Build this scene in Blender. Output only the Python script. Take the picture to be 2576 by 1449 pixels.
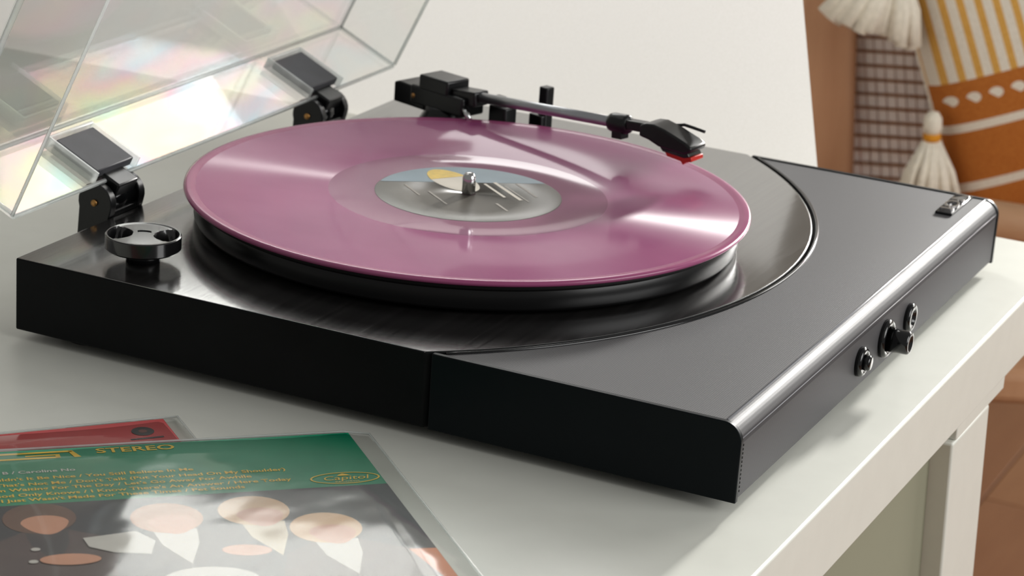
import bpy, bmesh, math, random
from mathutils import Vector, Matrix
random.seed(7)
for o in list(bpy.data.objects): bpy.data.objects.remove(o)
scene = bpy.context.scene
COL = scene.collection
PI = math.pi
# All building lengths are in millimetres: x runs from the back of the turntable to its front,
# y from its near side to its far side, z = 0 is the table top (plinth top at z = 42.6).
S = 0.001
TOPZ = 42.6

# ------------------------------------------------------------------ camera
cd = bpy.data.cameras.new('camera')
cam = bpy.data.objects.new('camera', cd)
COL.objects.link(cam)
scene.camera = cam
RX = Vector((0.89972904, 0.43155487, 0.06517709))
DN = Vector((0.1939912, -0.26165106, -0.9454661))
FW = Vector((-0.39096685, 0.86330708, -0.3191329))
mw = Matrix((( RX.x, -DN.x, -FW.x, 0.72185), (RX.y, -DN.y, -FW.y, -0.99550),
             (RX.z, -DN.z, -FW.z, 0.40775 + TOPZ * S), (0, 0, 0, 1)))
cam.matrix_world = mw
cd.sensor_width = 36.0
cd.lens = 36.0 * 6443.75 / 2576.0
cd.clip_start = 0.05
cd.dof.use_dof = True
cd.dof.focus_distance = 1.19
cd.dof.aperture_fstop = 19.0

# ------------------------------------------------------------------ world, daylight, exposure
world = bpy.data.worlds.new('world')
scene.world = world
world.use_nodes = True
bg = world.node_tree.nodes['Background']
bg.inputs['Color'].default_value = (1.0, 0.985, 0.95, 1)
bg.inputs['Strength'].default_value = 0.30

def area(name, loc, rot, sx, sy, power, color=(1, 1, 1)):
    l = bpy.data.lights.new(name, 'AREA')
    l.shape = 'RECTANGLE'; l.size = sx * S; l.size_y = sy * S
    l.energy = power; l.color = color
    o = bpy.data.objects.new(name, l); COL.objects.link(o)
    o.location = Vector(loc) * S; o.rotation_euler = rot
    return o
# daylight behind the white blind and in the open pane above it, shining into the room (towards -y)
DAY = (1.0, 0.99, 0.965)
area('blind_daylight', (-250, 640, 0), (-PI / 2, 0, 0), 310, 300, 0.30, DAY)
area('blind_daylight', (45, 640, -15), (-PI / 2, 0, 0), 150, 250, 0.06, DAY)
area('pane_daylight', (-220, 800, 560), (-PI / 2, 0, 0), 480, 500, 4.7, DAY)
# unseen lamp added across the room, for the streak on the record
area('record_streak_lamp', (435, 3380, 800), (-PI / 2 + 0.227, 0, 0), 250, 300, 11.0, (1.0, 0.98, 0.94)).data.spread = math.radians(36)
# added light at the unseen back window, for reflections in lid and trim
area('added_back_window_light', (1650, 3385, 1100), (-PI / 2, 0, 0), 1500, 1500, 58.0, (1.0, 0.98, 0.95))
# daylight from the room's front window, on the side of the chair
area('front_window_daylight', (2300, 300, 900), (0, PI / 2 - 0.25, 0), 1300, 1600, 38.0, (1.0, 1.0, 0.99))

scene.view_settings.view_transform = 'Standard'
scene.view_settings.look = 'None'
scene.view_settings.exposure = -0.25
scene.view_settings.gamma = 1.0
scene.view_settings.use_curve_mapping = False

# ------------------------------------------------------------------ materials
def lin(c):
    return tuple(((v / 255) / 12.92 if v / 255 <= 0.04045 else ((v / 255 + 0.055) / 1.055) ** 2.4) for v in c) + (1,)
class NT:
    def __init__(self, name):
        self.m = bpy.data.materials.new(name); self.m.use_nodes = True
        self.t = self.m.node_tree; self.n = self.t.nodes; self.l = self.t.links
        self.b = self.n['Principled BSDF']; self.out = self.n['Material Output']
    def node(self, typ, **kw):
        x = self.n.new(typ)
        for k, v in kw.items():
            if hasattr(x, k): setattr(x, k, v)
        return x
    def link(self, a, b): self.l.new(a, b)
    def coords(self, scale=(1, 1, 1), kind='Object'):
        tc = self.node('ShaderNodeTexCoord'); mp = self.node('ShaderNodeMapping')
        mp.inputs['Scale'].default_value = scale
        self.link(tc.outputs[kind], mp.inputs['Vector']); return mp.outputs['Vector']
    def noise(self, vec, scale=1.0, detail=3.0, rough=0.5):
        x = self.node('ShaderNodeTexNoise'); x.inputs['Scale'].default_value = scale
        x.inputs['Detail'].default_value = detail; x.inputs['Roughness'].default_value = rough
        self.link(vec, x.inputs['Vector']); return x.outputs['Fac']
    def ramp(self, fac, stops):
        r = self.node('ShaderNodeValToRGB'); e = r.color_ramp.elements
        while len(e) < len(stops): e.new(0.5)
        for i, (p, c) in enumerate(stops): e[i].position = p; e[i].color = c
        self.link(fac, r.inputs['Fac']); return r.outputs['Color']
    def fresnel(self, ior):
        """same reflectance on both faces of a clear sheet"""
        g = self.node('ShaderNodeNewGeometry'); m = self.node('ShaderNodeMapRange'); f = self.node('ShaderNodeFresnel')
        m.inputs['To Min'].default_value = ior; m.inputs['To Max'].default_value = 1 / ior
        self.link(g.outputs['Backfacing'], m.inputs['Value']); self.link(m.outputs[0], f.inputs['IOR'])
        return f
    def bump(self, h, strength, dist=0.001):
        b = self.node('ShaderNodeBump'); b.inputs['Strength'].default_value = strength
        b.inputs['Distance'].default_value = dist
        self.link(h, b.inputs['Height']); self.link(b.outputs['Normal'], self.b.inputs['Normal'])

def principled(name, rgb, rough=0.5, metal=0.0, spec=0.5, vary=0.06, vscale=60.0, bump=0.0, bscale=400.0, coat=0.0, ior=1.5):
    k = NT(name); c = lin(rgb)
    vec = k.coords()
    f = k.noise(vec, vscale, 3)
    lo = tuple(v * (1 - vary) for v in c[:3]) + (1,); hi = tuple(min(1, v * (1 + vary)) for v in c[:3]) + (1,)
    k.link(k.ramp(f, [(0.3, lo), (0.7, hi)]), k.b.inputs['Base Color'])
    k.b.inputs['Roughness'].default_value = rough
    k.b.inputs['Metallic'].default_value = metal
    k.b.inputs['Specular IOR Level'].default_value = spec
    k.b.inputs['IOR'].default_value = ior
    k.b.inputs['Coat Weight'].default_value = coat
    k.b.inputs['Coat Roughness'].default_value = 0.08
    if bump: k.bump(k.noise(k.coords(), bscale, 2), bump, 0.0005)
    return k.m

M = {}
def wood_black():
    k = NT('black_wood_veneer')
    f = k.noise(k.coords((420, 9, 420)), 1.0, 4, 0.6)
    k.link(k.ramp(f, [(0.3, (0.010, 0.0095, 0.0095, 1)), (0.75, (0.024, 0.0225, 0.022, 1))]), k.b.inputs['Base Color'])
    k.link(k.ramp(f, [(0.3, (0.17, 0.17, 0.17, 1)), (0.75, (0.27, 0.27, 0.27, 1))]), k.b.inputs['Roughness'])
    k.b.inputs['IOR'].default_value = 1.62
    k.b.inputs['Specular IOR Level'].default_value = 0.62
    k.b.inputs['Coat Weight'].default_value = 0.9; k.b.inputs['Coat Roughness'].default_value = 0.11; k.b.inputs['Coat IOR'].default_value = 2.3
    k.bump(f, 0.05, 0.0006)
    k.link(k.b.inputs['Normal'].links[0].from_socket, k.b.inputs['Coat Normal'])
    return k.m
M['wood_black'] = wood_black()
M['side_black'] = principled('black_side_vinyl', (15, 17, 18), 0.45, spec=0.12, vary=0.12)
M['cap_black'] = principled('black_painted_cap', (13, 19, 22), 0.38, spec=0.13, vary=0.05)
M['black'] = principled('black_plastic', (17, 18, 19), 0.28, spec=0.45, vary=0.1)
M['black_matte'] = principled('black_rubber', (13, 13, 13), 0.6, spec=0.25)
M['black_gloss'] = principled('black_gloss_plastic', (15, 16, 17), 0.10, spec=0.55)
M['platter_black'] = principled('black_platter', (12, 12, 13), 0.3, spec=0.3)
M['knob_black'] = principled('satin_black_knob', (20, 20, 21), 0.22, spec=0.5, coat=0.7)
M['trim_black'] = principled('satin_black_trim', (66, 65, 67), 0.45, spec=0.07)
M['glint_grey'] = principled('grey_glint_bead', (150, 150, 154), 0.2, spec=0.5)  # light grey, so the front edge shows painted highlight lines
M['leaf'] = principled('grey_black_hinge_leaf', (62, 62, 66), 0.5, spec=0.2, vary=0.1)
M['chrome'] = principled('chrome', (205, 205, 205), 0.12, 1.0)
M['badge_chrome'] = principled('bright_chrome', (228, 226, 224), 0.16, 1.0)
M['aluminium'] = principled('brushed_aluminium', (178, 180, 184), 0.30, 1.0, vary=0.04)
M['red'] = principled('red_stylus_plastic', (200, 38, 26), 0.3)
M['brass'] = principled('brass_screw', (200, 150, 90), 0.35, 1.0)
M['white_paint'] = principled('white_table_lacquer', (226, 227, 218), 0.30, spec=0.4, vary=0.015)
M['olive_panel'] = principled('grey_olive_panel', (146, 146, 126), 0.6, spec=0.2, vary=0.03, vscale=8)
M['blue_label'] = principled('pale_blue_print', (126, 146, 158), 0.45)
M['yellow_label'] = principled('yellow_print', (226, 190, 70), 0.45, vary=0.12, vscale=300)
M['cream_label'] = principled('cream_print', (214, 205, 190), 0.45)
M['faint_print'] = principled('faint_print', (150, 142, 132), 0.45)
M['grey_label'] = principled('dark_grey_label_paper', (92, 88, 82), 0.30, spec=0.5, vary=0.05)

def grille():
    k = NT('charcoal_grille_cloth')
    vec = k.coords()
    w = k.node('ShaderNodeTexWave'); w.wave_type = 'BANDS'; w.bands_direction = 'X'
    w.inputs['Scale'].default_value = 310.0; w.inputs['Distortion'].default_value = 0.0
    k.link(vec, w.inputs['Vector'])
    w2 = k.node('ShaderNodeTexWave'); w2.wave_type = 'BANDS'; w2.bands_direction = 'Y'
    w2.inputs['Scale'].default_value = 310.0
    k.link(vec, w2.inputs['Vector'])
    mx = k.node('ShaderNodeMath'); mx.operation = 'MULTIPLY'
    k.link(w.outputs['Fac'], mx.inputs[0]); k.link(w2.outputs['Fac'], mx.inputs[1])
    k.link(k.ramp(mx.outputs[0], [(0.1, (0.066, 0.065, 0.068, 1)), (0.9, (0.118, 0.115, 0.120, 1))]), k.b.inputs['Base Color'])
    k.b.inputs['Roughness'].default_value = 0.5
    k.b.inputs['IOR'].default_value = 1.5
    k.b.inputs['Specular IOR Level'].default_value = 0.2
    k.bump(mx.outputs[0], 0.12, 0.0003)
    return k.m
M['grille'] = grille()

def vinyl(name, c0, c1, rough, aniso, bumpy):
    k = NT(name)
    f = k.noise(k.coords((9, 14, 9)), 1.0, 3, 0.55)
    k.link(k.ramp(f, [(0.30, c0), (0.70, c1)]), k.b.inputs['Base Color'])
    k.b.inputs['Roughness'].default_value = rough
    k.b.inputs['Specular IOR Level'].default_value = 0.28 if aniso else 0.45
    k.b.inputs['IOR'].default_value = 1.5
    k.b.inputs['Subsurface Weight'].default_value = 0.0
    if aniso:
        k.b.inputs['Anisotropic'].default_value = aniso
        k.b.inputs['Anisotropic Rotation'].default_value = 0.25
        k.b.inputs['Coat Weight'].default_value = 0.45; k.b.inputs['Coat Roughness'].default_value = 0.08
        tg = k.node('ShaderNodeTangent'); tg.direction_type = 'RADIAL'; tg.axis = 'Z'
        k.link(tg.outputs['Tangent'], k.b.inputs['Tangent'])
        tc = k.node('ShaderNodeTexCoord'); ln = k.node('ShaderNodeVectorMath'); ln.operation = 'LENGTH'
        sp = k.node('ShaderNodeSeparateXYZ'); cb = k.node('ShaderNodeCombineXYZ')
        k.link(tc.outputs['Object'], sp.inputs[0]); k.link(sp.outputs[0], cb.inputs[0]); k.link(sp.outputs[1], cb.inputs[1])
        k.link(cb.outputs[0], ln.inputs[0])
        n1 = k.node('ShaderNodeTexNoise'); n1.noise_dimensions = '1D'
        n1.inputs['Scale'].default_value = 900.0; n1.inputs['Detail'].default_value = 2
        k.link(ln.outputs['Value'], n1.inputs['W'])
        k.bump(n1.outputs['Fac'], bumpy, 0.0002)
    return k.m
P0, P1 = lin((142, 60, 110)), lin((160, 82, 126))
M['groove'] = vinyl('purple_vinyl_grooves', P0, P1, 0.38, 1.0, 0.03)
M['bead'] = vinyl('purple_vinyl_rim', lin((150, 70, 112)), lin((160, 84, 122)), 0.20, 0, 0)
M['deadwax'] = vinyl('purple_vinyl_run_out', lin((150, 100, 128)), lin((158, 110, 134)), 0.08, 0, 0)

def acrylic(name, rainbow):
    k = NT(name)
    k.n.remove(k.b)
    tr = k.node('ShaderNodeBsdfTransparent'); tr.inputs['Color'].default_value = (0.972, 0.976, 0.970, 1)
    gl = k.node('ShaderNodeBsdfGlossy'); gl.inputs['Roughness'].default_value = 0.03
    fr = k.fresnel(1.6)
    mx = k.node('ShaderNodeMixShader')
    if rainbow:   # stress colours of moulded clear plastic
        a = k.noise(k.coords((16, 9, 16)), 1.0, 2, 0.5)
        c = k.ramp(a, [(0.26, (0.62, 1.0, 0.93, 1)), (0.36, (1.0, 0.98, 0.70, 1)), (0.44, (1.0, 0.66, 0.78, 1)),
                       (0.52, (0.70, 0.88, 1.0, 1)), (0.60, (1, 1, 1, 1)), (0.70, (1.0, 0.74, 0.68, 1))])
        k.link(c, gl.inputs['Color'])
    k.link(fr.outputs[0], mx.inputs[0]); k.link(tr.outputs[0], mx.inputs[1]); k.link(gl.outputs[0], mx.inputs[2])
    k.link(mx.outputs[0], k.out.inputs['Surface'])
    return k.m
M['acrylic'] = acrylic('clear_acrylic', True)
def edge_mat():
    k = NT('whitened_acrylic_edge')  # whitish diffuse mixed in to stand for light gathered by clear edges
    k.n.remove(k.b)
    tr = k.node('ShaderNodeBsdfTransparent'); tr.inputs['Color'].default_value = (0.93, 0.95, 0.945, 1)
    df = k.node('ShaderNodeBsdfTranslucent'); df.inputs['Color'].default_value = (0.90, 0.92, 0.91, 1)
    gl = k.node('ShaderNodeBsdfGlossy'); gl.inputs['Roughness'].default_value = 0.25
    fr = k.fresnel(1.5)
    f = k.noise(k.coords((60, 60, 60)), 1.0, 2)
    m1 = k.node('ShaderNodeMixShader'); k.link(k.ramp(f, [(0.2, (0.25, 0.25, 0.25, 1)), (0.8, (0.6, 0.6, 0.6, 1))]), m1.inputs[0])
    d2 = k.node('ShaderNodeBsdfDiffuse'); d2.inputs['Color'].default_value = (0.90, 0.92, 0.91, 1)
    m0 = k.node('ShaderNodeMixShader'); k.link(df.outputs[0], m0.inputs[1]); k.link(d2.outputs[0], m0.inputs[2])
    k.link(tr.outputs[0], m1.inputs[1]); k.link(m0.outputs[0], m1.inputs[2])
    m2 = k.node('ShaderNodeMixShader')
    k.link(fr.outputs[0], m2.inputs[0]); k.link(m1.outputs[0], m2.inputs[1]); k.link(gl.outputs[0], m2.inputs[2])
    k.link(m2.outputs[0], k.out.inputs['Surface'])
    return k.m
M['acrylic_edge'] = edge_mat()
def polybag():
    k = NT('clear_plastic_sleeve')
    k.n.remove(k.b)
    tr = k.node('ShaderNodeBsdfTransparent'); tr.inputs['Color'].default_value = (0.93, 0.93, 0.92, 1)
    gl = k.node('ShaderNodeBsdfGlossy'); gl.inputs['Roughness'].default_value = 0.07
    fr = k.fresnel(1.7)
    bp = k.node('ShaderNodeBump'); bp.inputs['Strength'].default_value = 0.2; bp.inputs['Distance'].default_value = 0.0045
    k.link(k.noise(k.coords((22, 13, 22)), 1.0, 2, 0.4), bp.inputs['Height'])
    k.link(bp.outputs['Normal'], gl.inputs['Normal']); k.link(bp.outputs['Normal'], fr.inputs['Normal'])
    mx = k.node('ShaderNodeMixShader')
    k.link(fr.outputs[0], mx.inputs[0]); k.link(tr.outputs[0], mx.inputs[1]); k.link(gl.outputs[0], mx.inputs[2])
    k.link(mx.outputs[0], k.out.inputs['Surface'])
    return k.m
M['polybag'] = polybag()
def blind_mat():
    k = NT('white_blind_fabric')
    k.n.remove(k.b)
    tl = k.node('ShaderNodeBsdfTranslucent'); df = k.node('ShaderNodeBsdfDiffuse')
    f = k.noise(k.coords((900, 900, 900)), 1.0, 1)
    c = k.ramp(f, [(0.2, (0.83, 0.82, 0.79, 1)), (0.8, (0.87, 0.86, 0.835, 1))])
    k.link(c, tl.inputs['Color']); k.link(c, df.inputs['Color'])
    mx = k.node('ShaderNodeMixShader'); mx.inputs[0].default_value = 0.72
    k.link(tl.outputs[0], mx.inputs[1]); k.link(df.outputs[0], mx.inputs[2])
    k.link(mx.outputs[0], k.out.inputs['Surface'])
    return k.m
M['blind'] = blind_mat()
M['wall'] = principled('white_wall_plaster', (228, 224, 214), 0.8, spec=0.2, vary=0.02, vscale=6, bump=0.1, bscale=200)
def wood(name, a, b, sc, rough=0.45):
    k = NT(name)
    f = k.noise(k.coords(sc), 1.0, 4, 0.6)
    k.link(k.ramp(f, [(0.28, lin(a)), (0.72, lin(b))]), k.b.inputs['Base Color'])
    k.b.inputs['Roughness'].default_value = rough
    return k.m
M['chair_wood'] = wood('tan_chair_wood', (172, 124, 90), (192, 146, 110), (30, 30, 4))
M['seat_wood'] = wood('pale_chair_wood', (206, 158, 120), (220, 178, 142), (8, 40, 40))
M['cane_brown'] = wood('brown_cane', (128, 86, 52), (150, 104, 66), (60, 60, 10))
M['cane_pale'] = wood('pale_pink_cane', (250, 238, 230), (254, 246, 240), (60, 60, 12), 0.6)
M['cane_back'] = wood('pink_brown_cane', (206, 160, 140), (220, 178, 158), (60, 60, 12), 0.6)
M['floor_a'] = wood('oak_floor_board', (150, 102, 68), (168, 120, 82), (14, 2.2, 10), 0.5)
M['floor_b'] = wood('darker_oak_floor_board', (142, 94, 62), (160, 112, 76), (14, 2.2, 10), 0.5)
M['fringe'] = principled('cream_yarn', (226, 218, 202), 0.9, spec=0.1, vary=0.08, vscale=200)
M['mustard_yarn'] = principled('mustard_yarn', (206, 138, 44), 0.9, spec=0.1)
M['rug'] = principled('grey_rug', (140, 132, 128), 0.95, spec=0.05, vary=0.15, vscale=120, bump=0.4, bscale=500)

def flat(name, rgb, rough=0.42):
    if name not in M: M[name] = principled(name, rgb, rough, spec=0.35, vary=0.05, vscale=90)
    return M[name]

# ------------------------------------------------------------------ mesh helpers
class MB:
    def __init__(self): self.v = []; self.f = []; self.mi = []; self.sm = []
    def add(self, vs, fs, mi=0, smooth=False):
        k = len(self.v); self.v += [Vector(p) for p in vs]
        for f in fs: self.f.append([i + k for i in f]); self.mi.append(mi); self.sm.append(smooth)
        return self
    def obox(self, c, ax, ay, az, hx, hy, hz, mi=0):
        c, ax, ay, az = Vector(c), Vector(ax), Vector(ay), Vector(az)
        vs = [c + ax * (hx * sx) + ay * (hy * sy) + az * (hz * sz) for sx in (-1, 1) for sy in (-1, 1) for sz in (-1, 1)]
        return self.add(vs, [(0, 1, 3, 2), (4, 6, 7, 5), (0, 4, 5, 1), (2, 3, 7, 6), (0, 2, 6, 4), (1, 5, 7, 3)], mi)
    def box(self, x0, x1, y0, y1, z0, z1, mi=0):
        return self.obox(((x0 + x1) / 2, (y0 + y1) / 2, (z0 + z1) / 2), (1, 0, 0), (0, 1, 0), (0, 0, 1),
                         abs(x1 - x0) / 2, abs(y1 - y0) / 2, abs(z1 - z0) / 2, mi)
    def prism(self, poly, o, ax, ay, az, h, mi=0, mi_top=None, mi_side=None):
        """polygon (list of 2-tuples) in the ax, ay plane, extruded by h along az"""
        o, ax, ay, az = Vector(o), Vector(ax), Vector(ay), Vector(az); n = len(poly)
        vs = [o + ax * p[0] + ay * p[1] for p in poly] + [o + ax * p[0] + ay * p[1] + az * h for p in poly]
        self.add(vs, [list(range(n))[::-1]], mi)
        k = len(self.v) - 2 * n
        self.f.append([k + n + i for i in range(n)]); self.mi.append(mi if mi_top is None else mi_top); self.sm.append(False)
        for i in range(n):
            self.f.append([k + i, k + (i + 1) % n, k + n + (i + 1) % n, k + n + i])
            self.mi.append(mi if mi_side is None else mi_side); self.sm.append(False)
        return self
    def lathe(self, prof, o, az=(0, 0, 1), n=48, mi=0, mis=None, smooth=True, closed=False):
        """profile of (r, h) revolved about az through o"""
        o = Vector(o); az = Vector(az).normalized()
        ax = az.orthogonal().normalized(); ay = az.cross(ax)
        k0 = len(self.v); rings = []
        for r, h in prof:
            if r < 1e-6: rings.append([len(self.v)]); self.v.append(o + az * h)
            else:
                rings.append(list(range(len(self.v), len(self.v) + n)))
                for i in range(n):
                    a = 2 * PI * i / n; self.v.append(o + az * h + (ax * math.cos(a) + ay * math.sin(a)) * r)
        for j in range(len(prof) - 1):
            A, B = rings[j], rings[j + 1]; m = mis[j] if mis else mi
            for i in range(n):
                a0, a1 = A[i % len(A)], A[(i + 1) % len(A)]; b0, b1 = B[i % len(B)], B[(i + 1) % len(B)]
                f = [a0, a1, b1, b0]; g = []
                for q in f:
                    if q not in g: g.append(q)
                if len(g) > 2: self.f.append(g); self.mi.append(m); self.sm.append(smooth)
        return self
    def tube(self, path, rad, n=12, mi=0, cap=True):
        path = [Vector(p) for p in path]; m = len(path)
        rads = rad if isinstance(rad, (list, tuple)) else [rad] * m
        rings = []
        t0 = (path[1] - path[0]).normalized(); nx = t0.orthogonal().normalized()
        for j, p in enumerate(path):
            t = (path[min(j + 1, m - 1)] - path[max(j - 1, 0)]).normalized()
            nx = (nx - t * nx.dot(t)).normalized(); ny = t.cross(nx)
            rings.append(list(range(len(self.v), len(self.v) + n)))
            for i in range(n):
                a = 2 * PI * i / n; self.v.append(p + (nx * math.cos(a) + ny * math.sin(a)) * rads[j])
        for j in range(m - 1):
            for i in range(n):
                self.f.append([rings[j][i], rings[j][(i + 1) % n], rings[j + 1][(i + 1) % n], rings[j + 1][i]]); self.mi.append(mi); self.sm.append(True)
        if cap:
            self.f.append(rings[0][::-1]); self.f.append(rings[-1]); self.mi += [mi, mi]; self.sm += [False, False]
        return self
    def build(self, name, mats, parent=None, bevel=0, seg=3, recalc=True, angle=35):
        org = base_of(parent)
        me = bpy.data.meshes.new(name)
        me.from_pydata([(p - org) * S for p in self.v], [], self.f)
        if not isinstance(mats, (list, tuple)): mats = [mats]
        for m in mats: me.materials.append(M[m] if isinstance(m, str) else m)
        for i, p in enumerate(me.polygons): p.material_index = self.mi[i]; p.use_smooth = self.sm[i]
        if recalc:
            bm = bmesh.new(); bm.from_mesh(me); bmesh.ops.recalc_face_normals(bm, faces=bm.faces); bm.to_mesh(me); bm.free()
        me.update()
        o = bpy.data.objects.new(name, me); COL.objects.link(o)
        if parent: o.parent = parent
        if bevel:
            b = o.modifiers.new('bevel', 'BEVEL'); b.width = bevel * S; b.segments = seg
            b.limit_method = 'ANGLE'; b.angle_limit = math.radians(angle); b.harden_normals = False
            for p in me.polygons: p.use_smooth = True
            me.set_sharp_from_angle(angle=math.radians(30)) if hasattr(me, 'set_sharp_from_angle') else None
        return o
BASE = {}
def base_of(o):
    while o is not None:
        if o.name in BASE: return BASE[o.name]
        o = o.parent
    return Vector((0, 0, 0))
def tag(o, label, cat, group=None, kind=None):
    if label: o['label'] = label
    if cat: o['category'] = cat
    if group: o['group'] = group
    if kind: o['kind'] = kind
    return o
def thing(name, loc, label, cat, group=None, kind=None):
    o = bpy.data.objects.new(name, None); COL.objects.link(o)
    o.empty_display_size = 0.02
    o.location = Vector(loc) * S; BASE[o.name] = Vector(loc)
    return tag(o, label, cat, group, kind)
def struct(o):
    o['kind'] = 'structure'; return o
def text(name, body, size, o, ax, ay, mat, parent, align='LEFT', depth=0.0, sx=1.0, bold=0.0):
    """flat lettering lying in the ax, ay plane with its origin at o"""
    cu = bpy.data.curves.new(name, 'FONT'); cu.body = body; cu.size = size; cu.align_x = align; cu.resolution_u = 3
    cu.extrude = depth; cu.offset = bold * size
    tmp = bpy.data.objects.new(name, cu); COL.objects.link(tmp)
    dg = bpy.context.evaluated_depsgraph_get()
    me = bpy.data.meshes.new_from_object(tmp.evaluated_get(dg))
    bpy.data.objects.remove(tmp); bpy.data.curves.remove(cu)
    o, ax, ay = Vector(o), Vector(ax), Vector(ay); az = ax.cross(ay); org = base_of(parent)
    for v in me.vertices: v.co = (o + ax * (v.co.x * sx) + ay * v.co.y + az * v.co.z - org) * S
    me.materials.clear(); me.materials.append(M[mat] if isinstance(mat, str) else mat)
    me.update(); me.name = name
    ob = bpy.data.objects.new(name, me); COL.objects.link(ob); ob.parent = parent
    return ob
X, Y, Z = Vector((1, 0, 0)), Vector((0, 1, 0)), Vector((0, 0, 1))
W, D = 422.0, 386.4
FLOOR = -747.0

# ================================================================== STRUCTURE
def add_floor():
    fl = thing('floor', (0, 1500, FLOOR), None, None, kind='structure')
    MB().box(-3000, 3000, -2500, 4000, FLOOR - 30, FLOOR - 9).build('subfloor', 'floor_b', fl)
    proto = {}
    i = 0
    for r in range(-9, 12):
        x0 = r * 140.0
        y = 700 - 400 * random.random()
        while y < 3300:
            ln = 1200
            k = (i % 2)
            me = proto.get(k)
            if me is None:
                o = MB().box(-69, 69, 0.8, ln - 0.8, FLOOR - 9, FLOOR).build('floor_plank', 'floor_a' if k else 'floor_b', fl, bevel=1.2, seg=1)
                for v in o.data.vertices: v.co.y += 1500 * S
                proto[k] = o; me = o
            else:
                c = me.copy(); COL.objects.link(c); c.parent = fl; me = c
            me.location = Vector((x0, y - 1500, 0)) * S
            y += ln; i += 1
    return fl
add_floor()
struct(MB().box(-3000, 3000, 3400, 3460, FLOOR, 2000).build('wall_back', 'wall'))
w2 = thing('added_window_2', (1650, 3395, 300), None, None, kind='structure')  # unseen window added to give the lid and front edge their reflections
for b_ in ((840, 890, 3340, 3400, 300, 1900), (2410, 2460, 3340, 3400, 300, 1900), (840, 2460, 3340, 3400, 1860, 1910), (840, 2460, 3340, 3400, 290, 340)):
    MB().box(*b_).build('window_frame', 'white_paint', w2, bevel=3)
MB().box(1635, 1665, 3350, 3375, 340, 1860).build('glazing_bar', 'white_paint', w2, bevel=2)
# window behind the table: translucent white blind on the lower sash, open pane above it
win = thing('window_1', (-580, 500, 0), None, None, kind='structure')
bl = MB()
n = 90
vs = []; fs = []
def sstep(t): t = max(0.0, min(1.0, t)); return t * t * (3 - 2 * t)
for i in range(n + 1):
    x = -1300 + (287 + 1300) * i / n
    top = 240 - 104 * sstep((x + 40) / 60)  # unseen top dips on the right, shaped to let the far lamp through
    y = 497 + 1.2 * math.sin(x * 0.017)
    vs += [(x, y, -160), (x - 0.2 * (top + 160) * sstep((x + 60) / 300), y, top)]
for i in range(n): fs.append((2 * i, 2 * i + 2, 2 * i + 3, 2 * i + 1))
bl.add(vs, fs, 0, True).build('blind', 'blind', win, recalc=False)
for nm, b in (('window_frame', (-500, -465, 520, 560, 215, 860)), ('window_frame', (25, 60, 520, 560, 280, 860)),
              ('window_frame', (-500, 60, 520, 560, 810, 860)), ('window_frame', (-500, -20, 505, 560, 215, 245))):
    MB().box(*b).build(nm, 'white_paint', win, bevel=2)
MB().box(-465, 25, 538, 542, 245, 810).build('pane', acrylic('window_glass', False), win)
struct(MB().box(-3000, -1330, 500, 640, FLOOR, 2000).build('wall_left_of_window', 'wall'))
struct(MB().box(-1330, 150, 505, 600, FLOOR, -165).build('wall_below_window', 'wall'))
w3 = thing('added_window_3', (435, 3395, 620), None, None, kind='structure')  # unseen frame added around the lamp that makes the record's streak
for b_ in ((285, 310, 3350, 3400, 620, 980), (560, 585, 3350, 3400, 620, 980), (285, 585, 3350, 3400, 955, 980), (285, 585, 3350, 3400, 620, 645)):
    MB().box(*b_).build('window_frame', 'white_paint', w3, bevel=2)

# ================================================================== TABLE
def add_table():
    t = thing('side_table', (0, 20, FLOOR), 'white lacquered table under the turntable, with a splayed flat leg', 'table')
    MB().box(-1000, 417, -430, 492, -40.5, 0).build('table_top', 'white_paint', t, bevel=1.6, seg=3)
    def leg(x0, x1, ya, yb, dy):
        m = MB()
        z0, z1 = FLOOR, -48.5
        sh = dy * (z1 - z0)
        m.add([(x0, ya + sh, z0), (x1, ya + sh, z0), (x1, yb + sh, z0), (x0, yb + sh, z0),
               (x0, ya, z1), (x1, ya, z1), (x1, yb, z1), (x0, yb, z1)],
              [(0, 3, 2, 1), (4, 5, 6, 7), (0, 1, 5, 4), (1, 2, 6, 5), (2, 3, 7, 6), (3, 0, 4, 7)])
        m.build('leg', 'white_paint', t, bevel=1.5)
    leg(372, 416, 262, 334, 0.15); leg(372, 416, -334, -262, -0.15)
    leg(-980, -936, 262, 334, 0.15); leg(-980, -936, -334, -262, -0.15)
    for x0, x1 in ((372, 416), (-980, -936)):
        MB().box(x0, x1, 268, 363, -48.5, -40.5).build('mounting_plate', 'white_paint', t, bevel=0.8)
        MB().box(x0, x1, -363, -268, -48.5, -40.5).build('mounting_plate', 'white_paint', t, bevel=0.8)
    MB().box(396, 404, -330, 330, -640, -40.5).build('side_panel', 'olive_panel', t, bevel=1)
    return t
add_table()

# ================================================================== TURNTABLE
CX, CY = 157.0, 187.0          # spindle
RECZ = TOPZ + 17.8
ACX, ACY, AR = 54.0, 211.0, 276.0
tt = thing('record_player', (193, 211, 0), 'black record player with open clear lid, tonearm and grey speaker grille', 'record player')

def arc_pts(r, y0, y1, n=48):
    a0 = math.asin((y0 - ACY) / r); a1 = math.asin((y1 - ACY) / r)
    return [(ACX + r * math.cos(a0 + (a1 - a0) * i / n), ACY + r * math.sin(a0 + (a1 - a0) * i / n)) for i in range(n + 1)]
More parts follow.
